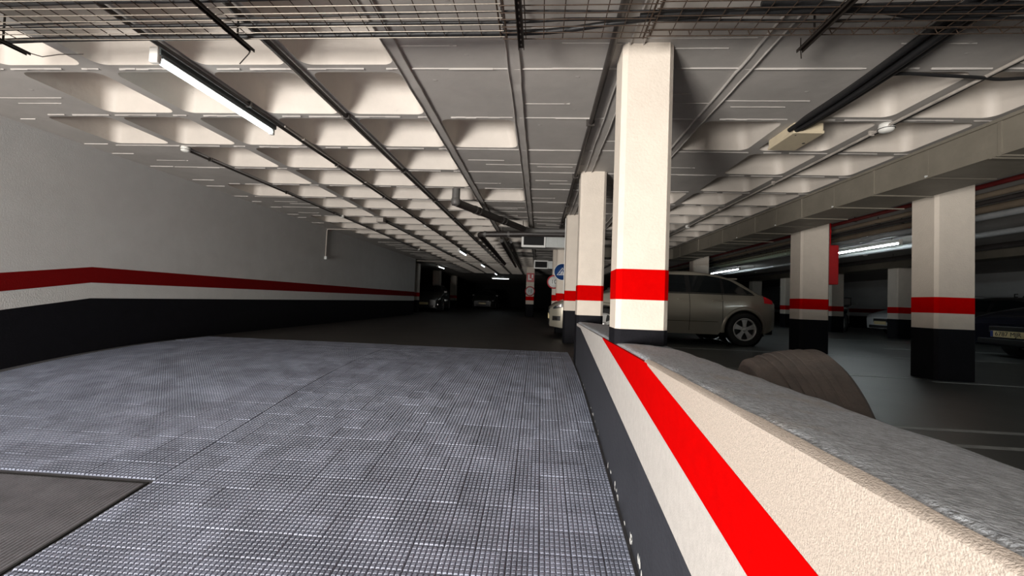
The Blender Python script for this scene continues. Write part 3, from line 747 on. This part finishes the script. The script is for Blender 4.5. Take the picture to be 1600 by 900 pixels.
# ------------------------------------------------------------------ fire point on the hall column
t = thing('fire_cabinet', 'red fire hose cabinet fixed to the side of a hall column', 'fire cabinet', (4.80, 7.30, .46))
m = MB(); m.bbox((.0015,-.03,0),(.17,.30,.66),.012); m.build('casing', M_rpipe, t)
m = MB(); m.bbox((.17,.0,.03),(.182,.27,.63),.008); m.build('door', M_signr, t)
t = thing('fire_pipe', 'bright red riser pipe above the fire cabinet', 'pipe', (4.87, 7.36, 1.12))
m = MB(); m.cyl((0,0,0),(0,0,H-1.12),.028,12); m.build('pipe', M_rpipe, t)
m = MB(); m.lathe([(0,.0),(.03,.0),(.034,.05),(.026,.10),(.02,.12)], 12, 'z', (0,0,.2)); m.build('valve', M_rpipe, t)

# ------------------------------------------------------------------ text helper and signs
def text_mesh(txt, size, depth=.0015):
    cu = bpy.data.curves.new('lettering', 'FONT'); cu.body = txt; cu.size = size; cu.extrude = depth; cu.align_x = 'CENTER'; cu.align_y = 'CENTER'
    o = bpy.data.objects.new('lettering', cu); COL.objects.link(o)
    dg = bpy.context.evaluated_depsgraph_get(); me = bpy.data.meshes.new_from_object(o.evaluated_get(dg)); bpy.data.objects.remove(o)
    return me
def disc(r0, r1, y0, y1, n=40): 
    m = MB(); m.lathe([(r0,y0),(r1,y0),(r1,y1),(r0,y1)] if r0 > 0 else [(0,y0),(r1,y0),(r1,y1),(0,y1)], n, 'y', closed=r0 > 0); return m
t = thing('blue_sign', 'round blue sign with a white striped triangle on a cream column', 'sign', (.515, 9.655, .70))
disc(0,.185,-.014,-.003).build('disc', M_blue, t); disc(.185,.20,-.016,-.001).build('rim', M_signw, t)
m = MB()
def yprism(mm, poly, y0, y1): return mm.prism(poly, y0, y1, 'y')
m2 = MB(); a = [(-.13,-.075),(.13,-.075),(0,.10)]; b = [(-.112,-.066),(.112,-.066),(0,.084)]
for i in range(3):
    j = (i+1) % 3; yprism(m2, [a[i],a[j],b[j],b[i]], -.019, -.0135)
m2.build('triangle', M_signw, t)
for k in range(5):
    x = -.072+.036*k; top = .084-.15*abs(x)/.112*1.0-.02
    m3 = MB(); yprism(m3, [(x-.011-.006,-.066),(x+.005-.006,-.066),(x*.35+.004,max(-.05,top-.01)),(x*.35-.004,max(-.05,top-.01))], -.0185, -.0135); m3.build('stripe', M_signw, t)
t = thing('round_sign', 'round white sign with red rim on the column behind the blue sign', 'sign', (.41, 12.095, .58))
disc(0,.165,-.014,-.003).build('disc', M_signw, t); disc(.165,.20,-.016,-.001).build('rim', M_signr, t)
me = text_mesh('10', .17); o = link('numerals', me, M_ink, t); o.rotation_euler = (PI/2,0,0); o.location = (0,-.016,0)
t = thing('fire_sign', 'square red and white fire sign high on the slim far column', 'sign', (-.42, 18.495, 1.05))
m = MB(); m.bbox((-.17,-.012,-.2),(.17,-.001,.2),.004); m.build('panel', M_signr, t)
m = MB(); m.box((-.1,-.016,-.11),(-.04,-.011,.13)); m.box((-.04,-.016,-.11),(.05,-.011,-.05)); m.box((.06,-.016,-.02),(.12,-.011,.13)); m.build('symbol', M_signw, t)
t = thing('speed_sign', 'round white sign with red rim low on the slim far column', 'sign', (-.42, 18.495, .44))
disc(0,.18,-.014,-.003).build('disc', M_signw, t); disc(.18,.22,-.016,-.001).build('rim', M_signr, t)
me = text_mesh('10', .2); o = link('numerals', me, M_ink, t); o.rotation_euler = (PI/2,0,0); o.location = (0,-.016,0)
# bay number on the right wall
me = text_mesh('E-40', .30, .002); o = link('bay_number', me, M_ink); o.location = (15.494, 14.4, .69); o.rotation_euler = (PI/2, 0, -PI/2)
tag(o, 'small black bay lettering E-40 on the right wall above the dark car', 'lettering')

# ------------------------------------------------------------------ cars
def lerp_tab(tab, x):
    if x <= tab[0][0]: return tab[0][1]
    for (a, u), (b, v) in zip(tab[:-1], tab[1:]):
        if x <= b: 
            t = (x-a)/(b-a); return u + (v-u)*t
    return tab[-1][1]
def smooth_tab(tab, w=.05):
    return lambda x: sum(lerp_tab(tab, x+w*k/3) for k in range(-3,4))/7
LEN = 4.23; WF, WRr = 1.03, 3.61; RW = .315
z_top = smooth_tab([(0,.58),(.05,.66),(.2,.74),(.6,.85),(1.0,.93),(1.16,.965),(1.5,1.16),(1.85,1.325),(2.15,1.395),(2.6,1.42),(2.9,1.405),(3.2,1.36),(3.45,1.29),(3.55,1.245),(3.8,1.075),(3.98,.975),(4.1,.93),(4.2,.88),(4.23,.82)], .05)
plan = smooth_tab([(0,.60),(.06,.69),(.16,.75),(.35,.80),(.7,.85),(1.2,.868),(3.2,.868),(3.7,.85),(3.95,.82),(4.1,.775),(4.18,.73),(4.23,.66)], .04)
vert = smooth_tab([(0,.90),(.18,.93),(.30,.965),(.5,.998),(.66,1.0),(.80,.985),(.90,.955),(.97,.93),(1.15,.835),(1.3,.75),(1.42,.67)], .05)
def Wd(x, z): return plan(x)*vert(z)
AR = .365
def sill(x):
    b = .20
    if x < .25: b = .20 + (0.25-x)*.1
    if x > 3.95: b = .20 + (x-3.95)*.5
    for c in (WF, WRr):
        if abs(x-c) < AR: b = max(b, .315 + math.sqrt(AR*AR-(x-c)**2))
    return b
def car_data():
    xs = [0,.02,.05,.1,.16,.24,.34,.45,.56]
    def arch(c): return [c - AR*math.cos(PI*k/24) for k in range(25)]
    xs += arch(WF) + [1.5,1.6,1.7,1.8,1.9,2.05,2.2,2.35,2.5,2.65,2.8,2.95,3.05,3.14] + arch(WRr) + [4.02,4.06,4.1,4.14,4.18,4.21,4.23]
    xs = sorted(set(round(x,4) for x in xs)); rows = []; NL = 14
    for x in xs:
        zt = z_top(x); d = .06 if zt > 1.0 else .045; zs = min(sill(x), zt-d-.02); ring = []
        for k in range(NL+1):
            z = zs + (zt-d-zs)*k/NL; ring.append((x, Wd(x, z), z))
        yw = Wd(x, zt-d)
        for k in range(1, 7):
            a = PI/2*k/6; ring.append((x, yw*(math.cos(a)**.75), zt-d+d*math.sin(a)**.9))
        full = ring + [(p[0],-p[1],p[2]) for p in reversed(ring[:-1])]
        rows.append(full)
    body = MB(); body.grid(rows); n = len(rows[0])
    body.add(rows[0], [tuple(range(n))]); body.add(rows[-1], [tuple(range(n))])
    # wheel arch flares
    for c in (WF, WRr):
        for s in (1,-1):
            rr = []
            for k in range(25):
                a = PI*(k/24)*1.12 - PI*.06; q = []
                for r, e in ((AR-.012,-.02),(AR-.004,.012),(AR+.022,.016),(AR+.05,.006),(AR+.062,-.006)):
                    x = c - r*math.cos(a); z = max(.19, .315 + r*math.sin(a)); q.append((x, s*(Wd(x,z)+e), z))
                rr.append(q)
            body.grid(rr)
    P = {'body': body}
    # underside and wheel wells
    u = MB(); u.box((.2,-.66,.19),(4.05,.66,.30))
    for c in (WF, WRr): u.lathe([(AR-.004,-.80),(AR-.004,-.5)], 32, 'y', (c,0,.315)); u.lathe([(AR-.004,.80),(AR-.004,.5)], 32, 'y', (c,0,.315)); u.box((c-.34,-.52,.3),(c+.34,.52,.66))
    P['underbody'] = u
    def side(xa, xb, z0, z1, e, s, n=14, nz=6):
        mm = MB(); rr = []
        for i in range(n+1):
            x = xa + (xb-xa)*i/n; a = z0(x) if callable(z0) else z0; b = z1(x) if callable(z1) else z1
            b = max(b, a+.004)
            rr.append([(x, s*(Wd(x, a+(b-a)*j/nz)+e), a+(b-a)*j/nz) for j in range(nz+1)])
        mm.grid(rr); inner = [[(x, y-s*(e+.012), z) for x, y, z in r] for r in rr]
        # close the rim so the pane has thickness
        m_ = len(rr); k = len(rr[0])
        loop = [rr[i][0] for i in range(m_)] + [rr[-1][j] for j in range(1,k)] + [rr[i][-1] for i in range(m_-2,-1,-1)] + [rr[0][j] for j in range(k-2,0,-1)]
        il = [inner[i][0] for i in range(m_)] + [inner[-1][j] for j in range(1,k)] + [inner[i][-1] for i in range(m_-2,-1,-1)] + [inner[0][j] for j in range(k-2,0,-1)]
        L_ = len(loop); mm.add(loop+il, [(i,(i+1)%L_,L_+(i+1)%L_,L_+i) for i in range(L_)])
        return mm
    P['side'] = side
    top_lim = lambda x: z_top(x)-.080
    P['win'] = []
    for s in (1,-1):
        for xa, xb in ((1.33,2.55),(2.64,3.20),(3.25,3.78)):
            f = (lambda x: min(top_lim(x), 1.315)) if xb < 3.4 else (lambda x: min(top_lim(x), 1.26, .985+(3.78-x)*.62))
            P['win'].append(side(xa, xb, .972, f, .009, s))
    def top(xa, xb, a0, n=10, e=.006):
        mm = MB(); rr = []
        for i in range(n+1):
            x = xa+(xb-xa)*i/n; zt = z_top(x); d = .06; yw = Wd(x, zt-d); q = []
            for k in range(13):
                a = a0 + (PI-2*a0)*k/12; c = math.cos(a)
                q.append((x, math.copysign(yw*(abs(c)**.75), c), zt-d+d*abs(math.sin(a))**.9+e))
            rr.append(q)
        mm.grid(rr); return mm
    P['wind'] = [top(1.24,1.86,.42), top(3.60,3.97,.42)]
    P['head'] = [side(.06,.44,lambda x: .55+.22*x, lambda x: min(z_top(x)-.055,.63+.22*x), .006, s) for s in (1,-1)]
    P['tail'] = [side(3.98,4.17,lambda x: .80+.25*(4.17-x)*.3, lambda x: min(z_top(x)-.035,.965), .007, s) for s in (1,-1)]
    P['bulb'] = [side(x,x+.09,lambda q: .565+.22*q, lambda q: .615+.22*q, .011, s, 5, 3) for x in (.12,.27) for s in (1,-1)]
    P['fog'] = [side(.05,.20,.34,.43,.006,s,6,3) for s in (1,-1)]
    P['fogl'] = [side(.09,.14,.355,.405,.012,s,4,3) for s in (1,-1)]
    P['seam'] = [side(x,x+.008,.26,.965,.0025,s,2,10) for x in (1.36,2.60,3.20) for s in (1,-1)] + [side(1.4,3.12,.435,.443,.003,s,20,1) for s in (1,-1)]
    P['pillar'] = [side(a,b,.972,lambda x: min(top_lim(x),1.315),.007,s,3,6) for a, b in ((2.55,2.64),(3.20,3.25)) for s in (1,-1)]
    P['belt'] = [side(1.3,3.80,.950,.968,.010,s,20,2) for s in (1,-1)]
    return P
CD = car_data()
def wheel_parts():
    ty = MB(); ty.lathe([(.205,-.085),(.225,-.098),(.285,-.10),(.308,-.085),(.315,-.06),(.315,.06),(.308,.085),(.285,.10),(.225,.098),(.205,.085)], 48, 'y', closed=True)
    ri = MB(); ri.lathe([(.185,.080),(.200,.094),(.212,.092),(.212,.0),(.19,.0)], 48, 'y', closed=True)
    for k in range(5):
        a = PI/2 + 2*PI*k/5; pts = []
        for r, h in ((.02,.034),(.06,.030),(.10,.034),(.15,.044),(.198,.066)): pts.append((r,h))
        o1 = [(math.cos(a)*r - math.sin(a)*h, math.sin(a)*r + math.cos(a)*h) for r, h in pts]
        o2 = [(math.cos(a)*r + math.sin(a)*h, math.sin(a)*r - math.cos(a)*h) for r, h in reversed(pts)]
        ri.prism(o2+o1, .055, .078, 'y')
    ri.lathe([(0,.088),(.03,.088),(.042,.078),(.045,.05)], 20, 'y')
    br = MB(); br.lathe([(0,.02),(.19,.02)], 32, 'y')
    return ty, ri, br
WP = [x.mesh(n) for x, n in zip(wheel_parts(), ('tyre','rim','brake_disc'))]
for me, mt in zip(WP, (M_tyre, M_rim, M_trim)): me.materials.append(mt)
CACHE = {}
def cmesh(key, mb, name): 
    if key not in CACHE: CACHE[key] = mb.mesh(name)
    return CACHE[key]
def car(name, label, paint, loc, rz, plate=None, group=None, sc=(1,1,1), glass=M_glass, front_dark=True, tailon=True):
    t = thing(name, label, 'car', loc, rz, group); t.scale = sc
    def P(nm, key, mb, mt, par=None):
        me = cmesh(key, mb, nm); me2 = me
        if len(me.materials) == 0: me.materials.append(mt)
        o = bpy.data.objects.new(nm, me2); COL.objects.link(o); o.parent = par or t
        o.material_slots[0].link = 'OBJECT'; o.material_slots[0].material = mt
        return o
    b = P('body', 'body', CD['body'], paint)
    P('underbody', 'under', CD['underbody'], M_trim)
    for i, w in enumerate(CD['win']): P('side_window', 'win%d' % i, w, glass)
    P('windscreen', 'wind0', CD['wind'][0], glass); P('rear_window', 'wind1', CD['wind'][1], glass)
    for i, w in enumerate(CD['head']): plabel(P('headlight', 'head%d' % i, w, M_lens), 'glassy headlight')
    for i, w in enumerate(CD['bulb']): P('headlight_bulb', 'bulb%d' % i, w, M_chrome)
    for i, w in enumerate(CD['fog']): P('fog_light', 'fog%d' % i, w, M_trim); P('fog_lens', 'fogl%d' % i, CD['fogl'][i], M_chrome)
    for i, w in enumerate(CD['tail']): plabel(P('tail_light', 'tail%d' % i, w, M_tail), 'red tail light')
    for i, w in enumerate(CD['seam']): P('door_seam', 'seam%d' % i, w, M_trim, b)
    for i, w in enumerate(CD['pillar']): P('door_pillar', 'pil%d' % i, w, M_trim, b)
    for i, w in enumerate(CD['belt']): P('window_trim', 'belt%d' % i, w, M_trim, b)
    for s in (1,-1):
        for x in (2.38, 3.02):
            k = 'hand%d%d' % (s, x*100)
            if k not in CACHE:
                m = MB(); y = s*Wd(x+.08,.84); m.bbox((x,min(y-s*.01,y+s*.035),.825),(x+.19,max(y-s*.01,y+s*.035),.855),.012); CACHE[k] = m.mesh('door_handle')
            P('door_handle', k, None, paint, b)
        k = 'mir%d' % s
        if k not in CACHE:
            m = MB(); y = s*Wd(1.45,.98); m.bbox((1.36,min(y,y+s*.19),.95),(1.50,max(y,y+s*.19),1.08),.03); CACHE[k] = m.mesh('wing_mirror')
        P('wing_mirror', k, None, paint)
    for key, nm, mt, f in (('grille','grille',M_trim,lambda m: (m.bbox((-.012,-.30,.44),(.02,.30,.555),.01))),
                       ('intake','lower_intake',M_trim,lambda m: (m.bbox((-.010,-.50,.235),(.03,.50,.335),.02))),
                       ('fplate','front_plate',M_plate,lambda m: (m.bbox((-.022,-.26,.36),(-.005,.26,.47),.003))),
                       ('rplate','rear_plate',M_plate,lambda m: (m.bbox((4.225,-.26,.66),(4.24,.26,.77),.003))),
                       ('rbump','rear_bumper',M_trim,lambda m: (m.bbox((4.10,-.62,.22),(4.235,.62,.34),.03))),
                       ('spoil','spoiler',paint,lambda m: (m.bbox((3.42,-.54,1.258),(3.60,.54,1.286),.012)))):
        if key not in CACHE: m = MB(); f(m); CACHE[key] = m.mesh(nm)
        P(nm, key, None, mt)
    for k, (x, s) in enumerate(((WF,1),(WF,-1),(WRr,1),(WRr,-1))):
        w = link('wheel', WP[0], None, t); w.location = (x, s*.765, .315); w.rotation_euler = (0, 0 , 0 if s > 0 else PI)
        for me, nm in ((WP[1],'rim'),(WP[2],'brake_disc')): link(nm, me, None, w)
    if plate:
        me = text_mesh(plate, .105); o = link('plate_lettering', me, M_ink, t); o.rotation_euler = (PI/2,0,-PI/2); o.location = (-.0225,-.02,.415)
        m = MB(); m.box((-.0235,.215,.362),(-.0215,.26,.468)); m.build('plate_band', M_inkb, t)
    return t
# champagne hatchback, side-on, nose towards the drive
car('hatchback_car', 'champagne hatchback parked side-on behind the cream parapet column', M_gold, (.22, 8.0+.868, FL), 0)
car('white_car', 'white car facing out beside a pale hall column', M_carw, (11.2, 14.45, FL), 0, sc=(.95,.93,.97))
car('black_car', 'black car with a yellowed number plate parked nose-out beside the hall column', M_cark, (8.2, 7.85, FL), 0, plate='6787 MJR')
car('grey_car', 'dark grey car parked lengthwise behind the plated black car', M_card, (12.45, 9.0, FL), PI/2, sc=(1,1,.88))
car('parked_car', 'unlit car in the dark bay beyond the left wall', M_card, (-5.6, 19.8, FL), PI/2+.1, group='unlit cars in the dark bay')
car('parked_car', 'unlit car in the dark bay beyond the left wall', M_card, (-4.1, 30.0, FL), PI/2, group='unlit cars in the dark bay')
# motorcycle by the pale column
t = thing('motorcycle', 'dark motorcycle parked by the pale column near the white car', 'motorcycle', (11.2, 16.0, FL), -.5)
for y in (0, 1.35):
    m = MB(); m.lathe([(.22,-.05),(.29,-.055),(.31,0),(.29,.055),(.22,.05)], 28, 'x', (0,y,.31), closed=True); w = m.build('wheel', M_tyre, t)
    m = MB(); m.lathe([(0,-.02),(.2,-.03),(.222,-.03),(.222,.03),(.2,.03),(0,.02)], 20, 'x', (0,y,.31)); m.build('rim', M_rim, w)
m = MB(); m.tube(arc([(0,1.35,.31),(0,.95,.45),(0,.55,.40),(0,.28,.62)],6,.15), .07, 10); m.build('frame', M_card, t)
m = MB(); m.bbox((-.16,.4,.28),(.16,.85,.62),.08); m.build('engine', M_trim, t)
m = MB(); m.bbox((-.14,.35,.66),(.14,.85,.90),.1); m.build('fuel_tank', M_cark, t)
m = MB(); m.bbox((-.14,.83,.70),(.14,1.5,.82),.05); m.build('seat', M_trim, t)
for s in (-.08,.08): m = MB(); m.tube([(s,0,.31),(s*1.1,.22,.95)], .025, 8); m.build('fork', M_chrome, t)
m = MB(); m.tube(arc([(-.36,.36,1.02),(-.15,.25,1.0),(.15,.25,1.0),(.36,.36,1.02)],5,.08), .015, 8); m.build('handlebar', M_chrome, t)
m = MB(); m.lathe([(0,-.02),(.06,-.02),(.09,.06),(.07,.14),(0,.16)], 18, 'y', (0,.06,.86)); m.build('headlamp', M_chrome, t)
m = MB(); m.bbox((-.17,.05,.95),(.17,.12,1.25),.03); m.build('windscreen', M_glass, t)

# ------------------------------------------------------------------ old tyre leaning behind the parapet
t = thing('old_tyre', 'worn old car tyre standing behind the grey parapet coping', 'tyre', (.985, 1.635, FL+.268), 0)
R0 = .283; hw = .125
prof = [(.17,-hw*.75),(.18,-hw*.95),(.215,-hw*1.08),(.25,-hw*1.05),(R0-.012,-hw*.92)]
for k in range(-3, 4):
    x = k*hw*.235; bul = -.010*(abs(k)/3)**2
    prof += [(R0+bul, x-hw*.085), (R0+bul, x+hw*.085)]
    if k < 3: prof += [(R0+bul-.002, x+hw*.10), (R0+bul-.002, x+hw*.135)]
prof += [(R0-.012,hw*.92),(.25,hw*1.05),(.215,hw*1.08),(.18,hw*.95),(.17,hw*.75),(.185,hw*.6),(.24,0),(.185,-hw*.6)]
m = MB(); m.lathe(prof, 140, 'x', closed=True); m.sm = [False]*len(m.f); m.build('tread', M_rubber, t)
t.rotation_euler = (0, math.radians(-13), math.radians(-8))
